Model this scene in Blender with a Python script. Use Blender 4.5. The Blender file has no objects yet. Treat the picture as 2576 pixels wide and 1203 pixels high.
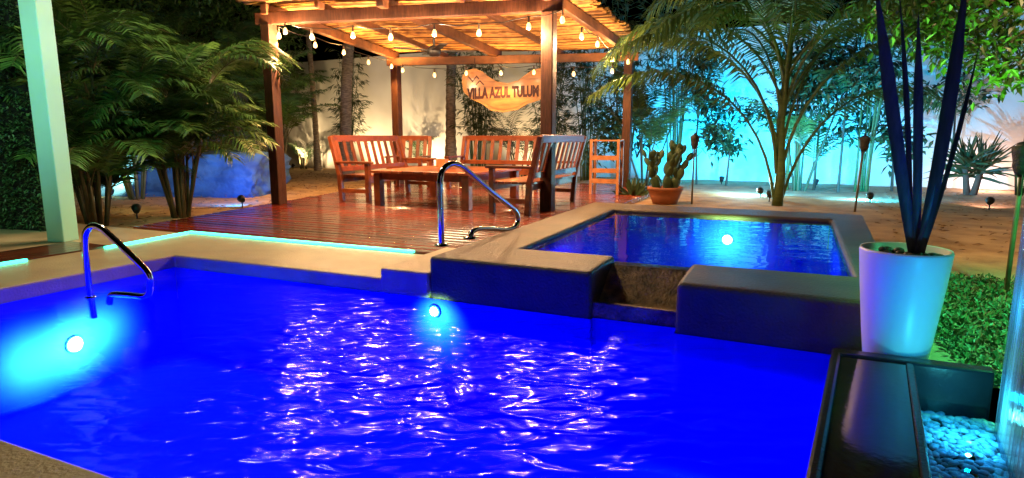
import bpy, bmesh, math, random
from mathutils import Vector, Matrix, noise
R=math.radians
random.seed(7)
C=bpy.context.scene.collection
scene=bpy.context.scene
scene.view_settings.view_transform='Standard'; scene.view_settings.look='None'; scene.view_settings.exposure=0
V3=Vector
# ---------------------------------------------------------------- camera
F=1550.0; CX=1288.0; CY=601.5; HOR=345.0
PITCH=math.atan((CY-HOR)/F)
CAM=V3((0,0,1.0))
def ray(px,py):
    a=(px-CX)/F; b=-(py-CY)/F
    return V3((a, math.cos(PITCH)+b*math.sin(PITCH), b*math.cos(PITCH)-math.sin(PITCH)))
def P(px,py,z=0.0):
    d=ray(px,py); return CAM+d*((z-CAM.z)/d.z)
def D(px,py,y):
    d=ray(px,py); return CAM+d*(y/d.y)
def onplane(px,py,A,B):
    d=ray(px,py); e=B-A; n=V3((-e.y,e.x,0)); k=(A-CAM).dot(n)/d.dot(n); return CAM+d*k
cam=bpy.data.cameras.new('camera'); co=bpy.data.objects.new('camera',cam); C.objects.link(co)
cam.sensor_width=36; cam.lens=36*F/2576.0; cam.clip_end=500; cam.clip_start=.05
co.location=CAM; co.rotation_euler=(R(90)-PITCH,0,0); scene.camera=co
ANG=R(-24); U=V3((math.cos(ANG),math.sin(ANG),0)); W=V3((-math.sin(ANG),math.cos(ANG),0))
O=P(1078,645,.19); O.z=0
def Q(s,t,z=0): return O+U*s+W*t+V3((0,0,z))
def T(s,t,z=0): return Q(s+.11*(t+.5),t,z)
# ---------------------------------------------------------------- materials
def mat(name,c1,c2=None,scale=6,rough=.6,bump=0,bscale=None,spec=.5,metal=0,em=None,es=0,transl=0,stretch=None,coat=0,island=0):
    m=bpy.data.materials.new(name); m.use_nodes=True; nt=m.node_tree; n=nt.nodes; l=nt.links
    b=n['Principled BSDF']; out=n['Material Output']
    b.inputs['Roughness'].default_value=rough; b.inputs['Metallic'].default_value=metal
    b.inputs['Specular IOR Level'].default_value=spec; b.inputs['Coat Weight'].default_value=coat
    b.inputs['Coat Roughness'].default_value=.12
    if c2 is None: c2=tuple(x*.7 for x in c1)
    tc=n.new('ShaderNodeTexCoord'); mp=n.new('ShaderNodeMapping'); l.new(tc.outputs['Object'],mp.inputs['Vector'])
    if stretch: mp.inputs['Scale'].default_value=stretch
    no=n.new('ShaderNodeTexNoise'); no.inputs['Scale'].default_value=scale; no.inputs['Detail'].default_value=5
    l.new(mp.outputs[0],no.inputs['Vector'])
    fac=no.outputs['Fac']
    if island:                      # every separate board, stick or leaf gets a tone of its own
        ge=n.new('ShaderNodeNewGeometry'); mr=n.new('ShaderNodeMapRange'); mr.inputs['To Min'].default_value=.5-island; mr.inputs['To Max'].default_value=.5+island
        l.new(ge.outputs['Random Per Island'],mr.inputs['Value'])
        ad=n.new('ShaderNodeMath'); ad.operation='ADD'; l.new(fac,ad.inputs[0]); l.new(mr.outputs[0],ad.inputs[1])
        sb_=n.new('ShaderNodeMath'); sb_.operation='SUBTRACT'; sb_.inputs[1].default_value=.5; l.new(ad.outputs[0],sb_.inputs[0]); fac=sb_.outputs[0]
    cr=n.new('ShaderNodeValToRGB'); cr.color_ramp.elements[0].position=.33; cr.color_ramp.elements[1].position=.67
    cr.color_ramp.elements[0].color=(*c2,1); cr.color_ramp.elements[1].color=(*c1,1)
    l.new(fac,cr.inputs['Fac']); l.new(cr.outputs[0],b.inputs['Base Color'])
    if bump:
        n2=n.new('ShaderNodeTexNoise'); n2.inputs['Scale'].default_value=bscale or scale*4; n2.inputs['Detail'].default_value=6
        l.new(mp.outputs[0],n2.inputs['Vector'])
        bp=n.new('ShaderNodeBump'); bp.inputs['Strength'].default_value=bump; bp.inputs['Distance'].default_value=.02
        l.new(n2.outputs['Fac'],bp.inputs['Height']); l.new(bp.outputs[0],b.inputs['Normal'])
    if em:
        b.inputs['Emission Color'].default_value=(*em,1); b.inputs['Emission Strength'].default_value=es
    if transl:
        tr=n.new('ShaderNodeBsdfTranslucent'); l.new(cr.outputs[0],tr.inputs['Color'])
        mx=n.new('ShaderNodeMixShader'); mx.inputs[0].default_value=transl
        l.new(b.outputs[0],mx.inputs[1]); l.new(tr.outputs[0],mx.inputs[2]); l.new(mx.outputs[0],out.inputs['Surface'])
    return m
def water_mat(name,tint,bs,strength,dist=.03,ior=1.33,sy=1.7,center=None,rad=1.5,calm=.12,refl=1,rough=.01):
    m=bpy.data.materials.new(name); m.use_nodes=True; nt=m.node_tree; n=nt.nodes; l=nt.links
    n.remove(n['Principled BSDF']); out=n['Material Output']
    tc=n.new('ShaderNodeTexCoord'); mp=n.new('ShaderNodeMapping'); mp.inputs['Scale'].default_value=(1,sy,1)
    mp.inputs['Rotation'].default_value=(0,0,R(8))
    l.new(tc.outputs['Object'],mp.inputs['Vector'])
    no=n.new('ShaderNodeTexNoise'); no.inputs['Scale'].default_value=bs; no.inputs['Detail'].default_value=1.5; no.inputs['Roughness'].default_value=.4; no.inputs['Distortion'].default_value=.6
    l.new(mp.outputs[0],no.inputs['Vector'])
    bp=n.new('ShaderNodeBump'); bp.inputs['Strength'].default_value=strength; bp.inputs['Distance'].default_value=dist
    h=no.outputs['Fac']
    if center is not None:      # ripples spread from where the spillway falls in and calm down outwards
        ge=n.new('ShaderNodeNewGeometry'); vd=n.new('ShaderNodeVectorMath'); vd.operation='DISTANCE'; vd.inputs[1].default_value=center
        l.new(ge.outputs['Position'],vd.inputs[0])
        mr=n.new('ShaderNodeMapRange'); mr.interpolation_type='SMOOTHSTEP'; mr.inputs['From Min'].default_value=rad*.45; mr.inputs['From Max'].default_value=rad
        mr.inputs['To Min'].default_value=1; mr.inputs['To Max'].default_value=calm
        l.new(vd.outputs['Value'],mr.inputs['Value'])
        mu=n.new('ShaderNodeMath'); mu.operation='MULTIPLY'; l.new(h,mu.inputs[0]); l.new(mr.outputs[0],mu.inputs[1]); h=mu.outputs[0]
    l.new(h,bp.inputs['Height'])
    fr=n.new('ShaderNodeFresnel'); fr.inputs['IOR'].default_value=ior; l.new(bp.outputs[0],fr.inputs['Normal'])
    fm=n.new('ShaderNodeMath'); fm.operation='MULTIPLY'; fm.inputs[1].default_value=refl; l.new(fr.outputs[0],fm.inputs[0])
    tr=n.new('ShaderNodeBsdfTransparent'); tr.inputs['Color'].default_value=(*tint,1)
    gl=n.new('ShaderNodeBsdfGlossy'); gl.inputs['Roughness'].default_value=rough; l.new(bp.outputs[0],gl.inputs['Normal'])
    mx=n.new('ShaderNodeMixShader'); l.new(fm.outputs[0],mx.inputs[0]); l.new(tr.outputs[0],mx.inputs[1]); l.new(gl.outputs[0],mx.inputs[2])
    l.new(mx.outputs[0],out.inputs['Surface']); return m
M={}
M['sand']=mat('sand',(.48,.31,.15),(.27,.16,.08),3,.95,.8,40)
M['concrete']=mat('concrete',(.52,.40,.25),(.38,.28,.17),2.5,.42,.3,60)
M['spa']=mat('spa_stucco',(.115,.068,.038),(.06,.038,.024),3,.42,.5,70,spec=.35)
M['spill']=mat('spillway_stone',(.50,.27,.12),(.12,.065,.03),16,.4,1,60)
M['deck']=mat('deck_wood',(.26,.026,.006),(.08,.007,.0025),5,.24,.4,60,stretch=(1,9,1),coat=.7,island=.22)
M['deckdark']=mat('walkway_wood',(.16,.04,.02),(.07,.02,.012),5,.25,.3,60,coat=.5,island=.2)
M['wood']=mat('bench_wood',(.28,.062,.016),(.12,.025,.007),9,.38,.15,50,coat=.25,island=.2)
M['wood2']=mat('shelf_wood',(.46,.18,.065),(.28,.10,.035),9,.45,.1,50)
M['post']=mat('post_wood',(.08,.03,.016),(.04,.015,.009),7,.5,.25,40,stretch=(6,6,1),spec=.25)
M['beam']=mat('beam_wood',(.17,.065,.025),(.085,.033,.015),7,.55,.3,40)
M['stick']=mat('roof_sticks',(.70,.36,.10),(.14,.052,.013),6,.7,.3,60,island=.36)
M['wall']=mat('wall_plaster',(.78,.75,.68),(.70,.66,.58),1.2,.9,.15,30)
M['pillar']=mat('pillar_mint',(.45,.78,.65),(.40,.72,.60),2,.7)  # one even mint base colour for the whole pillar
M['steel']=mat('rail_steel',(.82,.82,.84),(.75,.75,.77),4,.12,metal=1)
M['basin']=mat('pool_basin',(.003,.03,.62),(.003,.025,.56),3,.8,spec=.03)
fallpt=Q(.85,-1.15,-.10)
M['water']=water_mat('pool_water',(.6,.8,1),5.2,.85,.028,1.33,1.9,(fallpt.x,fallpt.y,fallpt.z),2.2,.2,.36,.11)
M['spawater']=water_mat('spa_water',(.6,.75,1),3.5,.14,.03,1.33,refl=.8)
M['led']=mat('led_strip',(.1,.9,.6),None,em=(.04,1,.55),es=7.0)
M['bulb']=mat('bulb_glass',(1,.8,.5),None,em=(1,.58,.18),es=3.4)
M['lamp']=mat('pool_lamp',(.8,.95,1),None,em=(.52,.95,1),es=1.7)
for k in ('bulb','lamp'):
    try: M[k].cycles.emission_sampling='NONE'
    except Exception: pass
M['black']=mat('black_plastic',(.02,.02,.022),None,5,.45)
M['socket']=mat('lamp_socket',(.10,.06,.03),None,5,.5)
M['torchhead']=mat('torch_weave',(.035,.025,.02),(.012,.01,.01),40,.6,.6,60)
M['pole']=mat('torch_pole',(.20,.15,.07),(.10,.07,.035),9,.5)
M['dirt']=mat('dirt',(.09,.06,.04),None,20,.95,.6)
M['pebble']=mat('dark_pebble',(.10,.085,.08),(.04,.035,.035),6,.5)
M['wpebble']=mat('white_pebble',(.62,.68,.66),(.34,.40,.40),6,.4,island=.3)
M['trough']=mat('trough_stone',(.030,.028,.031),(.015,.014,.017),4,.25,.06,60,spec=.25)
M['ledge']=mat('wet_ledge_stone',(.020,.019,.022),(.012,.011,.014),4,.09,.02,30,spec=.35)
M['waterwall']=mat('water_wall',(.26,.30,.34),(.05,.06,.08),7,.12,.9,18,stretch=(1,2,.12))
M['potwhite']=mat('white_ceramic',(.80,.78,.80),(.77,.75,.77),2,.35)
M['terra']=mat('terracotta',(.34,.12,.06),(.26,.09,.045),5,.8,.1)
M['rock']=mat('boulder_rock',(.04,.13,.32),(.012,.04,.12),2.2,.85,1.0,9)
M['sign']=mat('sign_slab',(.50,.22,.055),(.22,.085,.02),3,.4,.05,stretch=(1,1,4),coat=.2)
M['signedge']=mat('sign_bark',(.52,.29,.11),None,9,.6,.3)
M['letter']=mat('burnt_letter',(.05,.006,.006),None,9,.6)
M['logo']=mat('painted_logo',(.10,.035,.05),None,9,.6)
M['leaf']=mat('palm_leaf',(.085,.175,.035),(.028,.075,.015),3,.4,island=.25)
M['leaf2']=mat('coconut_leaf',(.08,.13,.03),(.04,.08,.02),3,.4,transl=.25,island=.2)
M['leafdark']=mat('dark_leaf',(.045,.085,.03),(.025,.05,.018),3,.45,island=.2)
M['leafb']=mat('bamboo_leaf',(.075,.11,.035),(.045,.07,.022),3,.5,island=.2)
M['leafbright']=mat('bright_leaf',(.07,.15,.02),(.035,.09,.012),3,.4,transl=.25,island=.2)
M['sword']=mat('sword_leaf',(.05,.042,.065),(.026,.024,.040),7,.45,stretch=(8,8,1),spec=.3)
M['stem']=mat('palm_stem',(.10,.08,.035),(.05,.05,.02),8,.6,island=.2)
M['greenstem']=mat('green_stem',(.10,.15,.045),(.06,.10,.03),6,.5,stretch=(1,1,4))
M['trunk']=mat('palm_trunk',(.42,.33,.24),(.18,.13,.09),9,.9,.8,14,stretch=(1,1,4))
M['bark']=mat('dark_bark',(.10,.07,.045),None,9,.9,.6)
M['cactus']=mat('cactus_pad',(.05,.09,.035),(.03,.055,.02),9,.6,.2)
M['hedge']=mat('hedge_leaf',(.07,.16,.055),(.025,.065,.022),9,.5,island=.3)
M['groundcover']=mat('ground_leaf',(.08,.14,.035),(.03,.07,.018),9,.5,island=.3)
M['dry']=mat('dry_leaf',(.26,.14,.06),(.14,.07,.03),9,.8,island=.3)
# ---------------------------------------------------------------- mesh builder
class MB:
    def __init__(s): s.v=[]; s.f=[]; s.sm=[]
    def add(s,vs,fs,smooth=False):
        k=len(s.v); s.v.extend([tuple(x) for x in vs]); s.f.extend([tuple(i+k for i in f) for f in fs]); s.sm.extend([smooth]*len(fs))
    def bar(s,p,q,w,h,up=V3((0,0,1))):
        p=V3(p); q=V3(q); d=(q-p).normalized()
        if abs(d.dot(up))>.98: up=V3((0,1,0))
        x=d.cross(up).normalized()*w/2; y=x.cross(d).normalized()*h/2
        vs=[p-x-y,p+x-y,p+x+y,p-x+y,q-x-y,q+x-y,q+x+y,q-x+y]
        s.add(vs,[(0,1,2,3),(7,6,5,4),(0,4,5,1),(1,5,6,2),(2,6,7,3),(3,7,4,0)])
    def box(s,c,sz,rz=0):
        c=V3(c); m=Matrix.Rotation(rz,3,'Z'); a,b,d=[k/2 for k in sz]
        vs=[c+m@V3((x*a,y*b,z*d)) for z in (-1,1) for x,y in ((-1,-1),(1,-1),(1,1),(-1,1))]
        s.add(vs,[(3,2,1,0),(4,5,6,7),(0,1,5,4),(1,2,6,5),(2,3,7,6),(3,0,4,7)])
    def tube(s,pts,rad,n=6,cap=True):
        pts=[V3(p) for p in pts]
        if not isinstance(rad,(list,tuple)): rad=[rad]*len(pts)
        k=len(s.v); vs=[]; up=V3((.13,.21,.97)).normalized(); X=None
        for i,p in enumerate(pts):
            d=(pts[min(i+1,len(pts)-1)]-pts[max(i-1,0)]).normalized()
            if X is None:
                X=d.cross(up)
                if X.length<.05: X=d.cross(V3((1,0,0)))
            X=(X-d*X.dot(d)); X=X.normalized(); Y=d.cross(X)
            for j in range(n):
                a=2*math.pi*j/n; vs.append(p+(X*math.cos(a)+Y*math.sin(a))*rad[i])
        fs=[]
        for i in range(len(pts)-1):
            for j in range(n):
                a=i*n+j; b=i*n+(j+1)%n; fs.append((a,b,b+n,a+n))
        s.add(vs,fs,True)
        if cap:
            e=(len(pts)-1)*n
            s.f.append(tuple(k+j for j in range(n))[::-1]); s.f.append(tuple(k+e+j for j in range(n))); s.sm.extend([False,False])
    def lathe(s,prof,c,n=20):
        c=V3(c); vs=[]; fs=[]
        for r,z in prof:
            for j in range(n):
                a=2*math.pi*j/n; vs.append(c+V3((r*math.cos(a),r*math.sin(a),z)))
        for i in range(len(prof)-1):
            for j in range(n):
                a=i*n+j; b=i*n+(j+1)%n; fs.append((a,b,b+n,a+n))
        s.add(vs,fs,True)
    def ell(s,c,rx,ry,rz,rot=None,n=10,m=6):
        c=V3(c); vs=[]; fs=[]
        for i in range(m+1):
            th=math.pi*i/m
            for j in range(n):
                a=2*math.pi*j/n; p=V3((rx*math.sin(th)*math.cos(a),ry*math.sin(th)*math.sin(a),rz*math.cos(th)))
                vs.append(c+(rot@p if rot else p))
        for i in range(m):
            for j in range(n):
                a=i*n+j; b=i*n+(j+1)%n; fs.append((a,a+n,b+n,b))
        s.add(vs,fs,True)
    def prism(s,poly,z0,z1):
        n=len(poly); vs=[V3((p.x,p.y,z0)) for p in poly]+[V3((p.x,p.y,z1)) for p in poly]
        fs=[tuple(range(n))[::-1],tuple(range(n,2*n))]+[(i,(i+1)%n,(i+1)%n+n,i+n) for i in range(n)]
        s.add(vs,fs)
    def leaf(s,p,d,l,w,fold=.15):
        d=d.normalized(); side=d.cross(V3((random.uniform(-.3,.3),random.uniform(-.3,.3),1)))
        if side.length<.05: side=V3((1,0,0))
        side=side.normalized(); n=side.cross(d)
        s.add([p,p+d*l*.45+side*w/2+n*w*fold,p+d*l-V3((0,0,l*.12)),p+d*l*.45-side*w/2+n*w*fold],[(0,1,2),(0,2,3)])
    def build(s,name,m,parent=None,origin=None,bevel=0,seg=2):
        me=bpy.data.meshes.new(name)
        if parent is not None: org=worg(parent)
        elif origin is not None: org=V3(origin)
        else:
            xs=[v[0] for v in s.v]; ys=[v[1] for v in s.v]; zs=[v[2] for v in s.v]
            org=V3(((min(xs)+max(xs))/2,(min(ys)+max(ys))/2,min(zs)))
        me.from_pydata([(v[0]-org.x,v[1]-org.y,v[2]-org.z) for v in s.v],[],s.f)
        me.polygons.foreach_set('use_smooth',s.sm); me.update()
        o=bpy.data.objects.new(name,me); C.objects.link(o); me.materials.append(m)
        if parent is not None: o.parent=parent
        else: o.location=org
        if bevel:
            b=o.modifiers.new('bevel','BEVEL'); b.width=bevel; b.segments=seg; b.limit_method='ANGLE'; b.angle_limit=R(40)
        return o
def worg(o):
    p=V3(o.location)
    while o.parent: o=o.parent; p=p+V3(o.location)
    return p
def tag(o,label=None,cat=None,group=None,kind=None):
    if label: o['label']=label
    if cat: o['category']=cat
    if group: o['group']=group
    if kind: o['kind']=kind
    return o
def thing(name,loc,label,cat,group=None):
    o=bpy.data.objects.new(name,None); C.objects.link(o); o.location=loc; o.empty_display_size=.1
    return tag(o,label,cat,group)
def copy_tree(o,parent=None):
    c=o.copy(); C.objects.link(c); c.parent=parent
    for ch in list(o.children): copy_tree(ch,c)
    return c
def lamp(kind,loc,col,e,r=.05,target=None,ang=60,blend=.6):
    l=bpy.data.lights.new('lamp_light',kind); l.color=col; l.energy=e; l.shadow_soft_size=r
    o=bpy.data.objects.new('lamp_light',l); C.objects.link(o); o.location=loc
    if kind=='SPOT':
        l.spot_size=R(ang); l.spot_blend=blend
    if target is not None: o.rotation_euler=(V3(target)-V3(loc)).to_track_quat('-Z','Y').to_euler()
    return o
# ---------------------------------------------------------------- world
w=bpy.data.worlds.new('World'); scene.world=w; w.use_nodes=True
nt=w.node_tree; sk=nt.nodes.new('ShaderNodeTexSky'); sk.sky_type='NISHITA'; sk.sun_disc=False; sk.sun_elevation=R(-4); sk.sun_rotation=R(200)
bg=nt.nodes['Background']; nt.links.new(sk.outputs[0],bg.inputs[0]); bg.inputs[1].default_value=.006
# ---------------------------------------------------------------- wall, ground
GZ=-.06
WA=P(2300,470,GZ); WB=P(800,422,GZ); WD=(WA-WB).normalized(); WN=V3((-WD.y,WD.x,0))
def wl(px):
    q=onplane(px,440,WA,WB); return V3((q.x,q.y,GZ))
g=MB()
sl=[-60,-30,-16]+[-12+.4*i for i in range(30)]
sl=[x for x in sl if x<-2.6]+[-2.6,-2.0,-1.4,-.8,-.2,.4,1.0,1.6,2.2,2.86]+[2.86+.35*i for i in range(1,34)]+[18,30,60]
tl=[-40,-20,-10,-5]+[-4.5+.45*i for i in range(18)]+[3.6]+[3.6+.45*i for i in range(1,36)]+[22,30,60]
tl=sorted(set(round(x,3) for x in tl))
idx={}
for i,a in enumerate(sl):
    for j,b in enumerate(tl):
        p=Q(a,b); h=noise.noise(V3((p.x*.8,p.y*.8,0)))*.03+noise.noise(V3((p.x*2.6,p.y*2.6,4)))*.015
        if a<=0: h=min(h,-.0)-.01
        if abs(a-2.86)<.01: h=-.01
        idx[i,j]=len(g.v); g.v.append((p.x,p.y,GZ+h))
for i in range(len(sl)-1):
    for j in range(len(tl)-1):
        a=(sl[i]+sl[i+1])/2; b=(tl[j]+tl[j+1])/2
        if -2.6<a<2.86 and -5<b<3.6: continue
        if 2.8<a<3.22 and -5<b<-.46: continue
        g.f.append((idx[i,j],idx[i+1,j],idx[i+1,j+1],idx[i,j+1])); g.sm.append(True)
tag(g.build('ground',M['sand'],origin=(0,0,0)),kind='structure')
wb=MB(); a=WB-WD*22; b=WA+WD*12
wb.prism([a,b,b+WN*.2,a+WN*.2],GZ-.3,3.55)
tag(wb.build('garden_wall',M['wall']),'tall white plaster garden wall along the back, washed by turquoise and warm lamps','wall')
# ---------------------------------------------------------------- pool
PS=-2.55; PT=-2.50; WZ=-.10
pd=MB()
pd.prism([Q(PS,0),Q(0,0),Q(0,.90),Q(-7,.90),Q(-7,-5),Q(2.23,-5),Q(2.23,PT),Q(PS,PT)],-.4,0)
tag(pd.build('pool_deck',M['concrete'],bevel=.015),kind='structure')
bs=MB(); zf=-.85
def wallquad(mb,p,q,z0,z1): mb.add([V3((p.x,p.y,z0)),V3((q.x,q.y,z0)),V3((q.x,q.y,z1)),V3((p.x,p.y,z1))],[(0,1,2,3)])
e=.004
bpoly=[Q(PS+e,PT+e),Q(2.30,PT+e),Q(2.51,-.134),Q(1.686,-.104),Q(1.686,.004),Q(1.174,.004),Q(1.174,-.034),Q(0,-.006),Q(PS+e,-e)]
for i in range(len(bpoly)): wallquad(bs,bpoly[i],bpoly[(i+1)%len(bpoly)],zf,WZ-.006)
bs.add([V3((p.x,p.y,zf)) for p in bpoly],[tuple(range(len(bpoly)))])
tag(bs.build('pool_basin',M['basin']),kind='structure')
wm=MB(); wm.add([V3((p.x,p.y,WZ)) for p in (Q(PS+e,PT+e),Q(2.30,PT+e),Q(2.51,.008),Q(PS+e,.008))],[(0,1,2,3)])
tag(wm.build('pool_water',M['water']),kind='structure')
sb=MB(); sb.prism([Q(-.40,-.012),Q(-.004,-.012),Q(-.004,.93),Q(-.40,.93)],-.108,.075)
tag(sb.build('pool_step',M['concrete'],bevel=.015),kind='structure')
# ---------------------------------------------------------------- spa
SZ=.19
spa=thing('raised_spa',Q(1.4,2,0),'raised square stucco spa with rounded rim spilling into the blue pool','spa')
r_=MB()
r_.prism([Q(0,0),Q(1.17,-.03),Q(1.17,.55),Q(.45,.55),Q(.45,3.3),Q(2.65,3.3),Q(2.62,.5),Q(1.69,.5),Q(1.69,-.10),Q(2.80,-.14),Q(2.98,3.85),Q(0,3.95)],-.14,SZ)
r_.build('rim',M['spa'],spa,bevel=.03,seg=3)
sp=MB()
pr=[(0.012,-.14),(0.012,-.01),(.05,-.01),(.05,-.06),(.10,-.06),(.44,.150),(.55,.150),(.55,-.14)]
vs=[Q(1.172,t,z) for t,z in pr]+[Q(1.688,t,z) for t,z in pr]; n=len(pr)
sp.add(vs,[(0,1,2,3),(0,3,4,7),(4,5,6,7),(11,10,9,8),(15,12,11,8),(15,14,13,12)]+[(i,i+n,(i+1)%n+n,(i+1)%n) for i in range(n)])
sp.build('spillway',M['spill'],spa)
si=MB()
cc=[Q(.455,.555),Q(2.615,.505),Q(2.645,3.295),Q(.455,3.295)]
for i in range(4):
    p,q=cc[i],cc[(i+1)%4]; wallquad(si,p,q,-.6,.12)
si.add([V3((p.x,p.y,-.6)) for p in cc],[(0,1,2,3)])
si.build('basin',M['basin'],spa)
sw=MB(); sw.add([V3((p.x,p.y,.158)) for p in (Q(.44,.56),Q(1.175,.56),Q(1.175,.43),Q(1.685,.43),Q(1.685,.51),Q(2.63,.49),Q(2.66,3.31),Q(.44,3.31))],[tuple(range(8))])
tag(sw.build('spa_water',M['spawater']),kind='structure')
def pool_lamp(loc,nrm,label,r=.07):
    nrm=nrm.normalized(); loc=V3(loc)
    t=thing('underwater_lamp',loc,label,'pool lamp')
    x=nrm.cross(V3((0,0,1))).normalized(); z=V3((0,0,1))
    m=MB(); N=20
    ring=lambda k,off:[loc+nrm*off+(x*math.cos(2*math.pi*j/N)+z*math.sin(2*math.pi*j/N))*k for j in range(N)]
    m.add(ring(r,.012)+ring(r*.6,.03),[tuple(range(N,2*N))]+[(j,(j+1)%N,(j+1)%N+N,j+N) for j in range(N)],True)
    m.build('lens',M['lamp'],t)
    m=MB(); m.tube([loc+nrm*.012+(x*math.cos(2*math.pi*j/24)+z*math.sin(2*math.pi*j/24))*(r+.006) for j in range(25)],.007,6); m.build('trim_ring',M['basin'],t)
L1=Q(PS+.006,-.88,-.52); pool_lamp(L1,U,'glowing underwater lamp on the left pool wall near the stair rail',.055)
L2=Q(.05,-.012,-.19); pool_lamp(L2,-W,'glowing underwater lamp in the pool wall below the spa corner',.034)
L3=Q(1.68,3.29,-.08); pool_lamp(L3,-W,'glowing underwater lamp in the far wall of the raised spa',.05)
pc_=(.46,1,.25)
dv=V3((0,0,-1))
for dw,dz_,e_,dd in ((-.02,.0,330,.22),(-.28,-.03,200,.25),(.20,.05,120,.24)):
    p=L1+U*dd+W*dw+dv*(-dz_); lamp('SPOT',p,pc_,e_,.03,p-U+dv*.05,120,1)
p=L2-W*.18+U*.02; lamp('SPOT',p,pc_,90,.02,p+W+dv*.35,108,1)
p=L3-W*.30; lamp('SPOT',p,pc_,260,.02,p+W+dv*.1,130,1)
p=L3-W*.5+V3((0,0,.02)); lamp('SPOT',p,pc_,160,.02,p+dv,130,1)
dn=lambda p:p-V3((0,0,1))
for s,t,e_ in ((-1.9,-1.7,150),(-1.1,-1.0,130),(-.2,-1.7,150),(.5,-.8,120),(1.2,-1.8,140),(1.9,-1.0,45)):  # unseen blue fill spots added below the pool surface
    p=Q(s,t,-.17); lamp('SPOT',p,(0,.0,1),e_,.03,dn(p),172,.05)
for s,t,e_ in ((.95,1.3,24),(2.1,2.0,30)):  # unseen blue fill spots added in the spa
    p=Q(s,t,.12); lamp('SPOT',p,(0,.0,1),e_,.03,dn(p),172,.1)
# ---------------------------------------------------------------- LED strips
def led(s0,t0,s1,t1,label):
    m=MB(); m.bar(Q(s0,t0,.012),Q(s1,t1,.012),.036,.018)
    tag(m.build('led_strip',M['led']),label,'led strip')
P1=P(500,583,0); P2=P(1020,643,0)
def st(p): d=p-O; return d.dot(U),d.dot(W)
(s1,t1),(s2,t2)=st(P1),st(P2)
led(s1,.915,s2,.915,'long green glowing strip along the front edge of the wooden deck')
led(s1+.02,.87,s1+.12,-.05,'green glowing strip running towards the left pool rail across the concrete')
led(-3.40,-.68,-3.42,-1.3,'short green glowing strip at the left edge beside the dark boardwalk')
# ---------------------------------------------------------------- wood deck
dk=MB(); t=.945
while t<9.2:
    f=(t-.94)/8; s0=-4.45-1.5*f; s1_=-.02
    dk.box(Q((s0+s1_)/2,t+.055,-.03),(s1_-s0,.110,.08+random.uniform(-.006,.006)),ANG+random.uniform(-.0006,.0006)); t+=.138
tag(dk.build('wood_deck',M['deck'],bevel=.009,seg=1),kind='structure')
bw=MB()
for i in range(5): bw.box(Q(-3.44-.115*i-.055,-.62,.008),(.106,1.3,.012),ANG)
tag(bw.build('boardwalk',M['deckdark']),kind='structure')
# ---------------------------------------------------------------- pergola
DZ=.012
LN=P(703,512,DZ); RN=P(1377,530,DZ); RB=P(1573,470,DZ); LB=P(1004,461,DZ)
pg=thing('pergola',(LN+RN+RB+LB)/4,'timber pergola with stick roof over the dining deck','pergola')
def topz(px,py,b): return D(px,py,b.y).z
zLN,zRN,zRB,zLB=topz(668,48,LN),topz(1392,14,RN),topz(1592,143,RB),topz(1000,156,LB)
for b,z in ((LN,zLN),(RN,zRN),(RB,zRB),(LB,zLB)):
    m=MB(); m.box((b.x,b.y,(z-.08)/2),(.165,.165,z-.08),ANG); m.build('post',M['post'],pg,bevel=.012)
def up(p,z): return V3((p.x,p.y,z))
cLN,cRN,cRB,cLB=up(LN,zLN),up(RN,zRN),up(RB,zRB),up(LB,zLB)
def beam(p,q,w,h,ext=.18,nm='beam',mt='beam'):
    d=(q-p).normalized(); m=MB(); m.bar(p-d*ext,q+d*ext,w,h); return m.build(nm,M[mt],pg,bevel=.01)
beam(cLN,cRN,.12,.17,mt='post'); beam(cLB,cRB,.12,.16)
dz=V3((0,0,.12))
beam(cLN+dz,cLB+dz,.10,.15,.1); beam(cRN+dz,cRB+dz,.10,.15,.25)
for f in (.45,): beam(cLN.lerp(cRN,f)+dz,cLB.lerp(cRB,f)+dz,.11,.15,.2,'rafter')
for f in (.22,.72): beam(cLN.lerp(cRN,f)+dz,cLB.lerp(cRB,f)+dz,.07,.09,.2,'rafter')
rf=MB()
for layer in range(2):
    N=84 if layer==0 else 100
    for i in range(N):
        f=-.07+1.14*(i+.5*layer+random.uniform(-.12,.12))/N
        p=cLN.lerp(cLB,f); q=cRN.lerp(cRB,f); d=(q-p)
        p=p-d*(.05+random.uniform(0,.03)); q=q+d*(.045+random.uniform(0,.03))
        z0=.222+.05*layer; pts=[]; ph_=random.uniform(0,6)
        for k in range(9):
            r=p.lerp(q,k/8)+V3((0,random.uniform(-.006,.006)+.012*math.sin(k*.7+ph_),z0+random.uniform(-.008,.008)+.025*math.sin(k*.9)))
            pts.append(r)
        rr=random.uniform(.015,.030); rf.tube(pts,[rr*random.uniform(.85,1.12) for _ in pts],5)
rf.build('stick_roof',M['stick'],pg)
fc=D(1092,128,10.3)
fan=thing('ceiling_fan',fc,'dark ceiling fan hanging under the stick roof','fan')
m=MB(); m.tube([fc,fc+V3((0,0,.35))],.018,8); m.build('rod',M['black'],fan)
m=MB(); m.lathe([(0,-.09),(.07,-.085),(.11,-.04),(.11,.03),(.05,.08),(0,.085)],fc,16); m.build('motor',M['black'],fan)
for k in range(4):
    a=R(20+90*k); d=V3((math.cos(a),math.sin(a),0)); m=MB(); m.bar(fc+d*.1,fc+d*.66+V3((0,0,.02)),.12,.012); m.build('blade',M['black'],fan)
warm=(1,.50,.14)
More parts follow.
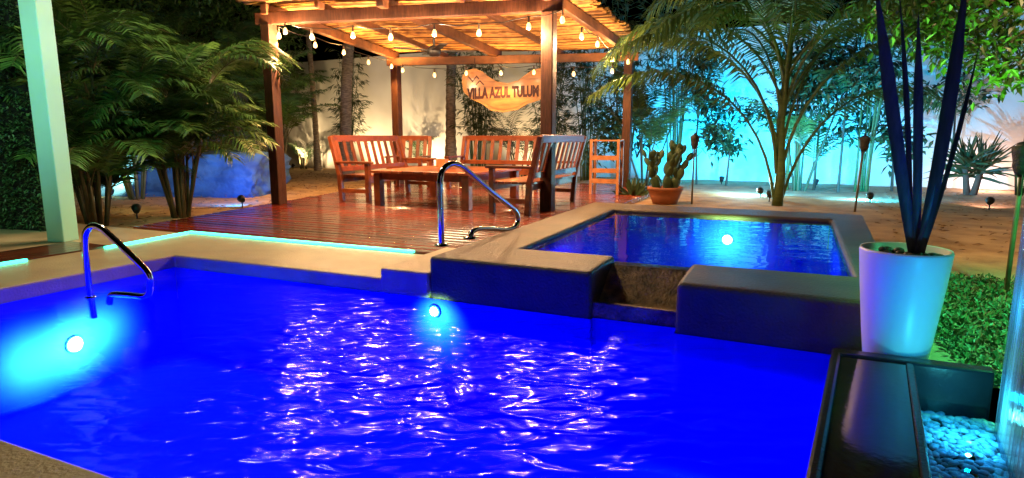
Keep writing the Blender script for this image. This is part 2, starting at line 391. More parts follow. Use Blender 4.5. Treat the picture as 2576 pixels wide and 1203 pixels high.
def string(label,A,B,pts,dn_e=0,up_e=0,pt_e=0,every=2,pte=1):
    q=[onplane(px,py,A,B) for px,py in pts]
    t=thing('string_lights',q[0],label,'string lights')
    cord=[]
    for i,p in enumerate(q):
        tp=p+V3((0,0,.13)); cord.append(tp)
        if i<len(q)-1: cord.append((tp+q[i+1]+V3((0,0,.13)))/2-V3((0,0,.03)))
    m=MB(); m.tube(cord,.006,5); m.build('cord',M['black'],t)
    for i,p in enumerate(q):
        m=MB(); m.lathe([(.008,.13),(.014,.11),(.014,.06),(.012,.052)],p,8); m.build('socket',M['socket'],t)
        m=MB(); m.lathe([(.012,.054),(.022,.038),(.031,.012),(.031,-.012),(.021,-.031),(0,-.039)],p,12); m.build('bulb',M['bulb'],t)
        b_=p+V3((0,0,-.08))
        if i%every==0:
            if dn_e: lamp('SPOT',b_,warm,dn_e,.035,b_-V3((0,0,1)),146,.5)
            if up_e: lamp('SPOT',b_,warm,up_e,.035,b_+V3((0,0,1)),150,.4)
        if pt_e and i%pte==0: lamp('POINT',b_,(1,.60,.30),pt_e,.035)
off=-W*.15
string('front string of warm bulbs under the near pergola beam',cLN+off,cRN+off,[(718,80),(785,95),(888,90),(983,95),(1093,85),(1205,85),(1330,68),(1415,52)],60,80,190,3,2)
string('left string of warm bulbs running back under the pergola',LN+U*.12,LB+U*.12,[(702,92),(793,115),(865,133),(927,158),(985,168)],120,110)
string('right string of warm bulbs under the sloping right beam',RN+U*.3,RB+U*.3,[(1463,93),(1503,113),(1540,150),(1580,157)],100,90,110,2,2)
string('rear string of warm bulbs hanging by the wooden sign',LB-W*.7,RB-W*.7,[(1013,178),(1093,190),(1173,185),(1260,185),(1343,183),(1443,187),(1540,180)],90,100,2.2,3)
# sign
SD=12.6; sc=D(1275,230,SD); sx=(cRB-cLB); sx.z=0; sx.normalize(); sx=(sx*.7+V3((1,0,0))*.3).normalized(); sn=V3((sx.y,-sx.x,0))
K=SD/F
def sg(px,py,o=0): return sc+sx*((px-1275)*K)+V3((0,0,-(py-230)*K))+sn*o
sign=thing('hanging_sign',sg(1275,277),'live edge wooden sign with dark lettering hanging from the rear beam','sign')
ol=[(1167,207),(1169,192),(1181,180),(1198,177),(1216,184),(1232,197),(1252,208),(1277,212),(1302,206),(1320,193),(1336,183),(1355,178),(1376,181),(1390,195),(1392,220),(1380,238),(1362,243),(1350,251),(1325,258),(1300,272),(1265,278),(1236,273),(1214,257),(1190,247),(1171,230)]
def slab(sc_,o0,o1):
    m=MB(); n=len(ol); f=lambda p,o:sg(1278+(p[0]-1278)*sc_,226+(p[1]-226)*sc_,o)
    m.add([f(p,o0) for p in ol]+[f(p,o1) for p in ol],[tuple(range(n)),tuple(range(n,2*n))[::-1]]+[(i,(i+1)%n,(i+1)%n+n,i+n) for i in range(n)]); return m
slab(1.03,-.05,.012).build('bark_edge',M['signedge'],sign,bevel=.008)
slab(.94,.0,.022).build('slab_face',M['sign'],sign)
for px in (1195,1355):
    m=MB(); m.tube([sg(px,182,-.02),sg(px,150,-.02)],.008,5); m.build('hanging_cord',M['black'],sign)
cu=bpy.data.curves.new('lettering','FONT'); cu.body='VILLA AZUL TULUM'; cu.size=1; cu.extrude=.02; cu.offset=.055; cu.align_x='LEFT'; cu.align_y='CENTER'
to=bpy.data.objects.new('lettering_source',cu); C.objects.link(to)
bpy.context.view_layer.update(); dg=bpy.context.evaluated_depsgraph_get()
me=bpy.data.meshes.new_from_object(to.evaluated_get(dg)); bpy.data.objects.remove(to)
xs=[v.co.x for v in me.vertices]; ys=[v.co.y for v in me.vertices]
kx=(1354-1176)*K/(max(xs)-min(xs)); ky=28*K/(max(ys)-min(ys)); my=(max(ys)+min(ys))/2; so=worg(sign)
for v in me.vertices:
    x=(v.co.x-min(xs))*kx; y=(v.co.y-my)*ky; z=v.co.z
    p=sg(1176,235)+sx*x+V3((0,0,y+x*.03))+sn*(.026+z*.1)
    v.co=p-so
me.materials.clear(); me.materials.append(M['letter'])
lo=bpy.data.objects.new('lettering',me); C.objects.link(lo); lo.parent=sign
m=MB()
for a_,b_ in (((1180,194),(1190,206)),((1190,206),(1200,193)),((1200,193),(1206,200)),((1198,214),(1208,204)),((1208,204),(1218,214))):
    m.tube([sg(*a_,.024),sg(*b_,.024)],.010,4)
m.build('logo',M['logo'],sign)
# ---------------------------------------------------------------- furniture
def bench(L,label,cat,name,nsl):
    t=thing(name,(0,0,0),label,cat)
    h=L/2
    for sx_ in (-1,1):
        x=sx_*(h-.035)
        m=MB(); m.bar((x,-.28,0),(x,-.28,.585),.07,.07); m.build('leg',M['wood'],t,bevel=.006)
        m=MB(); m.bar((x,.22,0),(x,.25,.42),.07,.07); m.bar((x,.247,.40),(x,.40,1.0),.07,.065); m.build('leg',M['wood'],t,bevel=.006)
        m=MB(); m.box((x,-.03,.605),(.10,.66,.035)); m.build('armrest',M['wood'],t,bevel=.006)
        m=MB(); m.box((x,-.02,.17),(.045,.46,.06)); m.build('side_rail',M['wood'],t)
    m=MB()
    for k in range(6): m.box((0,-.27+k*.098,.40),(L-.15,.085,.03))
    m.box((0,-.29,.345),(L-.14,.03,.09)); m.box((0,.22,.345),(L-.14,.03,.09)); m.build('seat',M['wood'],t,bevel=.004,seg=1)
    m=MB(); yb=lambda z:.247+(z-.40)*.255
    m.box((0,yb(.965),.965),(L-.14,.04,.10)); m.box((0,yb(.50),.50),(L-.14,.035,.08))
    for k in range(nsl):
        x=-h+.13+(L-.26)*k/(nsl-1); m.bar((x,yb(.52)-.005,.52),(x,yb(.94)-.005,.94),.075,.02)
    m.build('backrest',M['wood'],t,bevel=.004,seg=1)
    return t
def place(t,p,rz): t.location=(p.x,p.y,DZ); t.rotation_euler=(0,0,rz)
b1=bench(1.9,'slatted wooden bench on the left side of the low table','bench','slatted_bench',10)
c=P(888,509,DZ)+W*.94; place(b1,c,R(66))
b2=copy_tree(b1); tag(b2,'slatted wooden bench behind the low table facing the pool','bench'); place(b2,V3((-.28,11.9,0)),ANG)
b3=copy_tree(b1); tag(b3,'slatted wooden bench on the right, its back to the spa side post','bench'); place(b3,P(1285,539,DZ)+W*.94,R(-114))
b4=bench(.72,'slatted wooden armchair in the far corner behind the left bench','armchair','slatted_armchair',4); place(b4,V3((-2.05,12.35,0)),ANG+R(14))
tb=thing('low_table',(0,0,0),'low square wooden table in the middle of the pergola deck','table')
m=MB()
for k in range(9): m.box((-.74+k*.185,0,.495),(.178,1.65,.04))
m.build('tabletop',M['wood'],tb,bevel=.005,seg=1)
m=MB(); m.box((0,-.72,.425),(1.5,.035,.09)); m.box((0,.72,.425),(1.5,.035,.09)); m.box((-.72,0,.425),(.035,1.4,.09)); m.box((.72,0,.425),(.035,1.4,.09)); m.build('apron',M['wood'],tb)
for x in (-1,1):
    for y in (-1,1):
        m=MB(); m.box((x*.74,y*.74,.235),(.11,.11,.47)); m.build('leg',M['wood'],tb,bevel=.006)
pf=(P(950,515,DZ)+P(1185,534,DZ))/2+W*.78; place(tb,pf,ANG-R(2))
nh=D(1113,408,9.9); nb=thing('napkin_holder',V3((nh.x,nh.y,.53)),'small pale wooden box on the low table','box')
m=MB(); z=.53
m.box((nh.x,nh.y,z+.008),(.18,.12,.014),ANG); m.build('base',M['wood2'],nb)
for k in (-1,1):
    m=MB(); q=V3((nh.x,nh.y,z+.07))+W*k*.05; m.box(q,(.17,.014,.11),ANG); m.build('side_panel',M['wood2'],nb)
m=MB(); m.box((nh.x,nh.y,z+.08),(.15,.08,.09),ANG); m.build('napkins',M['wood2'],nb)
sp_=P(1524,488,DZ); sh=thing('ladder_shelf',sp_,'narrow open wooden ladder shelf beside the rear right post','shelf')
H=.95
for k in (-1,1):
    for y in (-.13,.13):
        m=MB(); p=sp_+U*k*.24+W*y; m.box((p.x,p.y,H/2+DZ),(.045,.045,H),ANG); m.build('upright',M['wood2'],sh)
for z in (.22,.40,.62,.94):
    m=MB(); m.box((sp_.x,sp_.y,z),(.44 if z<.9 else .53,.30,.025),ANG)
    if z<.9: m.box((sp_.x-W.x*.14,sp_.y-W.y*.14,z+.03),(.43,.015,.07),ANG)
    m.build('shelf_board',M['wood2'],sh)
# ---------------------------------------------------------------- handrails
def catmull(pts,n=8):
    out=[]; p=[pts[0]]+pts+[pts[-1]]
    for i in range(1,len(p)-2):
        for k in range(n):
            t=k/n; a,b,c,d=p[i-1],p[i],p[i+1],p[i+2]
            out.append(.5*((2*b)+(c-a)*t+(2*a-5*b+4*c-d)*t*t+(3*b-a-3*c+d)*t**3))
    out.append(pts[-1]); return out
A=P(1111,618,SZ); B=P(1182,600,SZ)
q=[onplane(px,py,A,B) for px,py in [(1111,618),(1109,560),(1108,490),(1108,448),(1117,424),(1138,412),(1160,418),(1180,434),(1235,482),(1280,517),(1297,533),(1303,553),(1294,571),(1272,578),(1240,576),(1205,576),(1188,583),(1182,599)]]
t=thing('pool_handrail',A,'curved stainless steel handrail on the spa rim','handrail')
m=MB(); m.tube(catmull(q),.023,12); m.build('tube',M['steel'],t)
for b in (A,B):
    m=MB(); m.lathe([(0,.022),(.03,.022),(.05,.012),(.055,0)],b,16); m.build('base_flange',M['steel'],t)
A=P(226,738,WZ); B=P(378,752,WZ)
q=[(236,800),(232,770),(226,735),(219,680),(214,610),(218,582),(234,568),(256,574),(280,595),(330,642),(362,674),(375,694),(378,718),(374,738),(360,746),(330,743),(290,741),(278,746),(275,765)]
pts=[onplane(px,py,A,B) for px,py in q]
t=thing('pool_handrail',V3((A.x,A.y,WZ)),'curved stainless steel handrail rising from the water at the left pool corner','handrail')
m=MB(); m.tube(catmull(pts),.022,12); m.build('tube',M['steel'],t)
m=MB(); m.lathe([(.021,.012),(.032,.012),(.04,.0)],V3((A.x,A.y,WZ-.03)),14); m.build('collar',M['steel'],t)
# ---------------------------------------------------------------- pillar, hedge panel
pp=P(160,606,0); m=MB(); m.box((pp.x,pp.y,2.1),(.18,.18,4.2),R(-8))
tag(m.build('pillar',M['pillar'],bevel=.008),'pale mint square pillar at the left edge','pillar')
ha=P(131,582,0); hd=V3((-.97,.24,0)).normalized(); hn=V3((-.24,-.97,0)).normalized()
hp=thing('hedge_panel',ha,'dark green leafy hedge panel behind the mint pillar','hedge')
m=MB(); m.prism([ha,ha+hd*3,ha+hd*3-hn*.08,ha-hn*.08],0,4.2); m.build('backing',M['black'],hp)
m=MB()
for i in range(9000):
    p=ha+hd*random.uniform(0,1.5)+V3((0,0,random.uniform(0.02,3.2)))+hn*random.uniform(.005,.06)
    m.leaf(p,hn*.6+V3((random.uniform(-1,1),random.uniform(-.5,.5),random.uniform(-.9,.9))),random.uniform(.03,.055),random.uniform(.018,.03))
tag(m.build('leaves',M['hedge'],hp),kind='stuff')
# ---------------------------------------------------------------- pot with sword leaves
pc=D(2278,625,2.72); pz=-.07; ph=pc.z-pz
ps=MB(); ps.prism([Q(2.47,-.5),Q(2.86,-.5),Q(2.86,0),Q(2.52,0)],-.4,-.07); tag(ps.build('planting_ledge',M['concrete']),kind='structure')
pot=thing('flower_pot',V3((pc.x,pc.y,pz)),'tall tapering white flower pot of dark sword leaves beside the spa','potted plant')
m=MB(); prof=[(0,0),(.115,0),(.122,.01),(.145,.2),(.166,.4),(.177,.52),(.181,ph-.012),(.178,ph),(.168,ph-.003),(.163,ph-.06),(0,ph-.06)]
m.lathe(prof,(pc.x,pc.y,pz),40); m.build('pot',M['potwhite'],pot)
m=MB()
for i in range(60):
    a=random.uniform(0,6.28); r=.15*math.sqrt(random.random()); m.ell((pc.x+r*math.cos(a),pc.y+r*math.sin(a),pc.z-.045+random.uniform(0,.02)),.024,.018,.014,Matrix.Rotation(random.uniform(0,3),3,'Z'),8,5)
m.build('pebbles',M['pebble'],pot)
def sword(parent,base,mid,tip,w,name='leaf',mt=None):
    m=MB(); N=12; vs=[]
    for i in range(N+1):
        t=i/N; p=base*(1-t)**2+mid*2*t*(1-t)+tip*t*t
        d=(mid-base)*(1-t)+(tip-mid)*t; d.normalize()
        s=d.cross(V3((random.uniform(-.02,.02)+.25,1,0))).normalized(); n=s.cross(d)
        ww=w*(.35+.65*math.sin(math.pi*min(1,.18+t*.62)))*(1 if t<.72 else max(.02,(1-t)/.28)**.8)
        vs+= [p-s*ww/2-n*ww*.12,p+n*ww*.08,p+s*ww/2-n*ww*.12]
    fs=[]
    for i in range(N):
        for k in (0,1): a=i*3+k; fs.append((a,a+1,a+4,a+3))
    m.add(vs,fs,True)
    if parent is None: return m
    return m.build(name,mt or M['sword'],parent)
for bx,mx_,my_,tx,ty,y0,y1,w_ in ((2296,2248,330,2200,-60,2.7,2.62,.054),(2290,2290,330,2262,-20,2.76,2.9,.024),(2304,2310,350,2310,25,2.66,2.6,.038),(2312,2384,330,2434,-80,2.7,2.66,.056),(2318,2400,400,2462,120,2.78,2.95,.022),(2300,2330,560,2354,462,2.68,2.6,.018)):
    sword(pot,D(bx,640,2.72),D(mx_,my_,(y0+y1)/2),D(tx,ty,y1),w_)
# ---------------------------------------------------------------- trough and water wall
tr=thing('stone_trough',T(2.7,-1.2,-.3),'dark stone water trough with pebbles at the right pool edge','trough')
m=MB()
m.prism([T(2.46,-.5),T(2.46,-3.2),T(2.50,-3.2),T(2.50,-.58),T(3.06,-.58),T(3.06,-.5)],-.9,.05); m.build('rim',M['trough'],tr,bevel=.012)
m=MB(); m.prism([T(2.50,-.58),T(2.50,-3.2),T(2.745,-3.2),T(2.745,-.58)],-.6,.040); m.build('ledge',M['ledge'],tr)
m=MB(); m.prism([T(2.747,-.58),T(2.747,-3.2),T(2.775,-3.2),T(2.775,-.58)],-.6,.045); m.build('divider',M['trough'],tr,bevel=.006)
m=MB(); m.prism([T(2.775,-.58),T(2.775,-3.2),T(3.14,-3.2),T(3.14,-.58)],-.6,-.17); m.build('floor',M['trough'],tr)
m=MB()
for i in range(1000):
    p=T(random.uniform(2.79,3.06),random.uniform(-1.9,-.62),-.165+random.uniform(0,.02)); m.ell(p,random.uniform(.016,.028),random.uniform(.012,.019),.009,Matrix.Rotation(random.uniform(0,3),3,'Z'),8,5)
tag(m.build('white_pebbles',M['wpebble']),'pale pebbles lit turquoise in the stone trough','pebbles',kind='stuff')
ww=MB(); ww.prism([T(3.05,-.75),T(3.05,-3.2),T(3.25,-3.2),T(3.25,-.75)],-.6,2.6)
tag(ww.build('water_wall',M['waterwall'],bevel=.006),'dark wet stone water wall at the right edge above the pebbles','water feature wall')
tw=MB(); tw.add([T(2.777,-.582,-.105),T(2.777,-3.19,-.105),T(3.045,-3.19,-.105),T(3.045,-.582,-.105)],[(0,1,2,3)]); tag(tw.build('trough_water',M['spawater']),kind='structure')
tlp=P(2440,1115,-.145)
tl_=thing('pebble_lamp',tlp,'small glowing lamp among the pale pebbles of the trough','lamp')
m=MB(); m.ell(tlp,.014,.014,.006,None,12,6); m.build('lens',M['lamp'],tl_)
m=MB(); m.lathe([(.014,.001),(.018,.0),(.02,-.02)],tlp,12); m.build('collar',M['trough'],tl_)
lamp('POINT',tlp+V3((0,0,.13)),(.08,.9,1),3.0,.01); lamp('POINT',T(2.965,-.86,.05),(.0,.55,1),2.4,.01); lamp('POINT',T(2.955,-.86,.40),(.0,.5,1),2.6,.01)  # pebble lamp, then two unseen lamps added to brighten the water wall
# ---------------------------------------------------------------- plants
def rnd(a,b): return random.uniform(a,b)
def frond(mb,st_,base,az,L,el,curve,n,ll,w,start=.15,drop=.3,rr=.012):
    N=12; pos=V3(base); pts=[pos.copy()]; tans=[]
    for i in range(N):
        e_=el-curve*((i+.5)/N)**1.3; d=V3((math.cos(e_)*math.cos(az),math.cos(e_)*math.sin(az),math.sin(e_)))
        pos=pos+d*(L/N); pts.append(pos.copy()); tans.append(d)
    st_.tube(pts,[rr*(1-.75*i/N) for i in range(N+1)],4,False)
    S=V3((-math.sin(az),math.cos(az),0))
    for k in range(n):
        t=start+(1-start)*(k+.5)/n; x=t*N; i=min(int(x),N-1); p=pts[i].lerp(pts[i+1],x-i); Td=tans[i]; Nn=Td.cross(S)
        l=ll*(.45+.55*math.sin(math.pi*min(1,max(0,(t-start)/(1-start)*.82+.16))))
        for sg_ in (-1,1):
            d=(S*sg_*(.85+rnd(-.08,.08))+Td*(.55+rnd(-.12,.12))+Nn*(.12+rnd(-.12,.12))).normalized()
            wv=Td*w*.5; p1=p+d*l*.5-V3((0,0,drop*l*.12)); p2=p+d*l*.95-V3((0,0,drop*l))
            mb.add([p-wv*.4,p+wv*.4,p1+wv,p1-wv,p2],[(0,1,2,3),(3,2,4)])
def palm_clump(base,ns,hh,L,label,mt,nfr=5,n=34,ll=.34,lean=22,group=None,name='areca_palm',w=.022,el=(55,85),cv=(50,110)):
    t=thing(name,base,label,'palm',group); sm=MB(); fm=MB()
    for i in range(ns):
        az=6.283*i/ns+rnd(-.4,.4); le=R(rnd(2,lean)); h=rnd(*hh)
        b=base+V3((math.cos(az)*.10,math.sin(az)*.10,-.02)); d=V3((math.sin(le)*math.cos(az),math.sin(le)*math.sin(az),math.cos(le)))
        top=b+d*h; sm.tube([b,b+d*h*.5,top],[.024,.02,.015],6)
        for k in range(nfr):
            a2=az+rnd(-1.9,1.9) if k else az
            frond(fm,sm,top-d*rnd(0,.15),a2,rnd(*L),R(rnd(*el)),R(rnd(*cv)),n,ll,w,rr=.009)
    sm.build('stems',M['stem'],t); fm.build('crown',mt,t); return t
clumps=[((245,566),14,(.4,2.0),(.9,1.45),'feathery areca palm right beside the mint pillar',13),
((455,545),14,(.4,1.9),(1.0,1.6),'feathery areca palm in front of the blue lit boulder',16),
((345,500),11,(.9,2.6),(1.3,1.9),'tall areca palm between the two nearest left palms',20),
((150,500),8,(1.3,2.8),(1.3,1.9),'tall areca palm half hidden by the mint pillar',22),
((600,452),9,(1.7,3.1),(1.4,2.1),'areca palm behind the boulder close to the near left pergola post',22),
((455,450),10,(1.6,3.6),(1.5,2.3),'tall areca palm far behind the boulder',22),
((680,425),8,(1.6,2.8),(1.2,1.8),'areca palm far behind the near left pergola post',24),
((280,462),11,(.3,1.9),(1.1,1.7),'bushy areca palm in the gap behind the two nearest left palms',24),
((700,462),8,(.9,2.4),(1.1,1.7),'areca palm touching the left side of the pergola',20)]
for (px,py),ns,hh,L,lab,le in clumps: palm_clump(P(px,py,GZ),ns,hh,L,lab,M['leaf'],5,42,.40,le,w=.030,el=(50,88),cv=(65,120))
def leafy(base,h,cr,nl,ls,label,mt,name='leafy_tree',cat='tree',trunk_r=.05,cz=None,clumps=14,lean=V3((0,0,0))):
    t=thing(name,base,label,cat); tm=MB(); lm=MB(); top=base+V3((0,0,h*.75))+lean
    mid=(base+top)/2+V3((rnd(-.1,.1),rnd(-.1,.1),0)); tm.tube([base-V3((0,0,.03)),mid,top],[trunk_r,trunk_r*.75,trunk_r*.4],7)
    cen=base+lean+V3((0,0,cz if cz else h*.72))
    for i in range(clumps):
        th=rnd(0,6.28); u_=rnd(-1,1); rr=rnd(.35,1); q=math.sqrt(1-u_*u_)
        c_=cen+V3((cr[0]*rr*q*math.cos(th),cr[0]*rr*q*math.sin(th),cr[1]*rr*u_))
        s_=mid.lerp(top,rnd(.2,1)); tm.tube([s_,(s_+c_)/2+V3((0,0,.08)),c_],[trunk_r*.35,trunk_r*.22,.004],5,False)
        sr=cr[0]*.34
        for k in range(nl//clumps):
            d=V3((random.gauss(0,1),random.gauss(0,1),random.gauss(0,.8))); p=c_+d*sr*.55
            lm.leaf(p,V3((rnd(-1,1),rnd(-1,1),rnd(-.9,.35))),ls*rnd(.7,1.3),ls*rnd(.35,.5))
    tm.build('trunk',M['bark'],t); lm.build('crown',mt,t); return t
leafy(P(250,455,GZ),5.2,(2.0,1.5),4200,.16,'leafy tree high behind the left palms',M['leaf'],clumps=26)
leafy(P(560,440,GZ),5.6,(2.1,1.6),4200,.17,'leafy tree behind the tall areca palm and left of the pergola',M['leaf'],clumps=26)
def bamboo(base,n,h,label,mt=None,nl=26,spread=.45,ls=.2,group=None,low=.25):
    mt=mt or M['leafb']; t=thing('bamboo_clump',base,label,'bamboo',group); sm=MB(); lm=MB()
    for i in range(n):
        a=rnd(0,6.28); b=base+V3((math.cos(a),math.sin(a),0))*rnd(.02,.22); hh=rnd(*h); le=V3((math.cos(a),math.sin(a),0))*rnd(.1,spread)
        pts=[b+le*(k/6)**2+V3((0,0,hh*k/6-.02)) for k in range(7)]
        sm.tube(pts,[.022-.0028*k for k in range(7)],6)
        for k in range(nl):
            f=rnd(low,1)*6; j=min(int(f),5); p=pts[j].lerp(pts[j+1],f-j); a2=rnd(0,6.28); o=V3((math.cos(a2),math.sin(a2),rnd(.0,.6)))*rnd(.12,.5)
            e=p+o; sm.tube([p,e],[.005,.002],3,False)
            for q in range(5):
                lm.leaf(p.lerp(e,rnd(.5,1)),V3((o.x*2+rnd(-.4,.4),o.y*2+rnd(-.4,.4),rnd(-.7,.1))),ls*rnd(.7,1.2),.034)
    sm.build('stems',M['greenstem'],t); lm.build('leaves',mt,t); return t
def near_wall(px,d): return wl(px)-WN*d
for px,d,n,h,lab in ((745,1.3,9,(2.6,4.2),'bamboo clump against the warm wall left of the thick palm trunk'),
 (945,1.2,9,(2.4,3.8),'bamboo clump against the warm wall right of the thick palm trunk'),
 (1275,1.6,12,(2.4,3.8),'bamboo clump behind the hanging sign and the rear bench'),
 (1425,1.3,12,(2.6,4.0),'bamboo clump just right of the near right pergola post'),
 (1520,1.2,12,(2.6,4.2),'bamboo clump behind the ladder shelf'),
 (1630,1.9,11,(3.4,4.6),'tall bamboo clump at the left end of the turquoise wall'),
 (1745,1.8,9,(3.6,4.8),'tall bamboo clump reaching over the turquoise wall left of the coconut palm'),
 (2010,2.0,8,(3.6,4.8),'tall bamboo clump directly behind the coconut palm'),
 (2170,2.0,7,(3.2,4.4),'tall bamboo clump above the middle torch')):
    bamboo(near_wall(px,d),n,h,lab,low=.35 if px<1600 else .5,spread=.45 if px<1600 else .9)
def tall_palm(base,h,r,label,lean=(0,0),L=(1.8,2.4),nf=13):
    t=thing('palm_tree',base,label,'palm'); tm=MB(); N=40; pts=[];rad=[]
    for i in range(N+1):
        f=i/N; pts.append(base+V3((lean[0]*f*f,lean[1]*f*f,h*f-.03))); rad.append(r*(1.25-.35*min(1,f*4)-.2*f)*(1.06 if i%2 else .95))
    tm.tube(pts,rad,12); tm.build('trunk',M['trunk'],t); fm=MB(); sm=MB()
    for k in range(nf): frond(fm,sm,pts[-1],6.283*k/nf+rnd(-.2,.2),rnd(*L),R(rnd(25,75)),R(rnd(60,110)),34,.42,.03)
    sm.build('frond_stalks',M['stem'],t); fm.build('crown',M['leaf'],t)
tall_palm(P(872,438,GZ),4.6,.20,'thick ringed palm trunk behind the left bench',(.35,0))
tall_palm(P(800,428,GZ),4.4,.11,'slim dark palm trunk left of the thick ringed palm',(-.1,0))
tall_palm(P(1135,445,GZ),4.4,.16,'pale ringed palm trunk behind the rear bench left of the sign',(.1,0))
palm_clump(P(765,424,GZ),5,(.2,.5),(.6,1.0),'low young palm at the foot of the warm wall',M['leafdark'],4,20,.22)
palm_clump(P(1065,430,GZ),6,(.3,.8),(.7,1.2),'young palm behind the wooden armchair',M['leafdark'],4,22,.26)
palm_clump(near_wall(1400,2.2),6,(.5,1.0),(.9,1.4),'young palm behind the right bench',M['leafdark'],4,24,.28)
# coconut palm on the right
cb=P(1955,517,GZ); t=thing('coconut_palm',cb,'young coconut palm with arching fronds behind the spa','palm'); tm=MB(); fm=MB(); sm=MB()
tm.tube([cb-V3((0,0,.03)),cb+V3((.02,0,.5)),cb+V3((-.03,.02,1.3)),cb+V3((.03,0,2.4))],[.085,.07,.06,.045],10)
for az,L,el,cv,h0,dx in ((175,4.0,80,118,.1,-.06),(5,3.9,76,120,.1,.06),(195,4.2,84,128,.5,-.05),(340,4.0,82,120,.6,.04),(90,3.9,82,110,.9,0),(150,4.1,78,125,.8,-.03),(30,4.1,80,125,1.0,.03),(240,3.3,82,130,1.3,0),(300,3.2,80,135,1.4,0),(180,3.4,70,120,1.5,0),(0,3.3,70,120,1.5,0),(120,3.2,80,110,1.7,0),(60,3.1,82,110,1.8,0),(215,2.9,66,120,1.8,0),(320,2.9,66,120,1.9,0),(190,2.8,50,100,2.1,0),(350,2.8,50,100,2.1,0),(165,2.7,72,120,2.3,0),(20,2.8,74,120,2.3,0)):
    frond(fm,sm,cb+V3((dx,0,h0)),R(az+rnd(-8,8)),L,R(el),R(cv),54,.62,.040,start=.36,drop=.5,rr=.030)
tm.build('trunk',M['greenstem'],t); sm.build('frond_stalks',M['greenstem'],t); fm.build('crown',M['leaf2'],t)
palm_clump(near_wall(1690,2.4),6,(.8,1.6),(1.2,1.8),'drooping palm by the turquoise wall behind the cactus',M['leaf2'],5,30,.4,w=.032)
palm_clump(near_wall(2030,2.3),6,(.6,2.4),(1.0,1.6),'slender multi stemmed palm just right of the coconut palm trunk',M['leaf2'],4,30,.4,16,w=.032)
for px,d,h,cr,nl,lab in ((1790,1.7,3.0,(.8,.9),600,'thin leafy sapling on the turquoise wall just left of the coconut palm'),
 (1860,1.8,1.7,(.8,.6),560,'low leafy shrub on the turquoise wall behind the coconut palm trunk'),
 (2060,1.9,2.5,(1.0,.9),800,'leafy sapling right of the coconut palm against the wall'),
 (2115,2.4,3.2,(1.1,.9),900,'taller leafy sapling between the coconut palm and the middle torch'),
 (2235,1.7,2.0,(.7,.8),560,'leafy sapling behind the tall white pot'),
 (2370,.6,2.9,(.6,.8),220,'sparse sapling on the pale wall right of the white pot'),
 (1625,2.2,1.6,(.8,.7),560,'bushy shrub behind the cactus pot')):
    leafy(near_wall(px,d),h,cr,nl,.19,lab,M['leafdark'],'sapling','sapling',.028,clumps=12)
# top-right overhanging tree
tb_=D(2800,640,6.3); tb_.z=GZ
t=thing('overhanging_tree',tb_,'bright green tree canopy overhanging the top right corner','tree'); tm=MB(); lm=MB()
tm.tube([tb_,tb_+V3((-.1,0,1.6)),tb_+V3((-.3,0,3.2))],[.12,.10,.07],8)
for px,py,y in [(2560,40,5.8),(2480,70,6.1),(2400,20,5.6),(2330,60,6.0),(2290,20,5.9),(2350,105,5.8),(2420,120,6.0),(2500,140,5.7),(2560,120,6.2),(2450,30,5.9),(2540,165,6.0),(2380,60,6.2),(2300,-30,5.8),(2460,-30,6),(2600,80,6),(2260,50,6.1),(2575,185,5.7)]:
    c_=D(px,py,y); s_=tb_+V3((-.2,0,rnd(2.2,3.2))); tm.tube([s_,(s_+c_)/2+V3((0,0,.2)),c_],[.03,.018,.004],5,False)
    for k in range(110):
        p=c_+V3((random.gauss(0,.15),random.gauss(0,.2),random.gauss(0,.11))); lm.leaf(p,V3((rnd(-1,1),rnd(-1,1),rnd(-1,.2))),rnd(.08,.13),rnd(.04,.06))
tm.build('trunk',M['bark'],t); lm.build('crown',M['leafbright'],t)
# yucca
yb_=P(2440,490,GZ); t=thing('yucca_plant',yb_,'spiky yucca in front of the pale right wall','yucca'); tm=MB(); lm=MB()
for k in range(4):
    a=k*1.6; top=yb_+V3((math.cos(a)*.16,math.sin(a)*.16,rnd(.25,.55))); tm.tube([yb_+V3((math.cos(a)*.06,math.sin(a)*.06,-.02)),top],[.06,.045],8)
    for j in range(34):
        az=rnd(0,6.28); el=R(rnd(-15,88)); l=rnd(.55,.9); d=V3((math.cos(el)*math.cos(az),math.cos(el)*math.sin(az),math.sin(el)))
        s=sword(None,top,top+d*l*.5+V3((0,0,.05)),top+d*l-V3((0,0,.06)),.030); lm.add(s.v,s.f,True)
tm.build('trunks',M['bark'],t); lm.build('leaves',M['leafdark'],t)
# cactus in terracotta pot
cp=P(1672,512,GZ); ct=thing('cactus_pot',cp,'prickly pear cactus in a terracotta pot behind the spa','cactus')
m=MB(); m.lathe([(0,0),(.19,0),(.24,.12),(.27,.22),(.285,.22),(.285,.27),(.26,.27),(.25,.23),(0,.23)],cp,24); m.build('pot',M['terra'],ct)
m=MB(); m.lathe([(0,.245),(.252,.235)],cp,16); m.build('soil',M['dirt'],ct)
m=MB()
def pad(b,d,l,dep):
    d=d.normalized(); c_=b+d*l*.48; x=d.cross(V3((rnd(-.5,.5),1,0))).normalized(); n_=x.cross(d)
    m.ell(c_,l*.30,l*.09,l*.52,Matrix((x,n_,d)).transposed(),10,7)
    if dep>0:
        for k in range(random.choice((1,2,2))):
            pad(b+d*l*.94+x*rnd(-.12,.12)*l,d+V3((rnd(-.65,.65),rnd(-.4,.4),.4)),l*rnd(.72,.92),dep-1)
for a,l_,tilt in ((0,.25,.35),(1.2,.26,.2),(2.4,.25,.3),(3.4,.25,.5),(4.7,.24,.2),(5.5,.22,.45)):
    pad(cp+V3((math.cos(a)*.12,math.sin(a)*.12,.22)),V3((math.cos(a)*tilt,math.sin(a)*tilt,1)),l_,3)
m.build('pads',M['cactus'],ct)
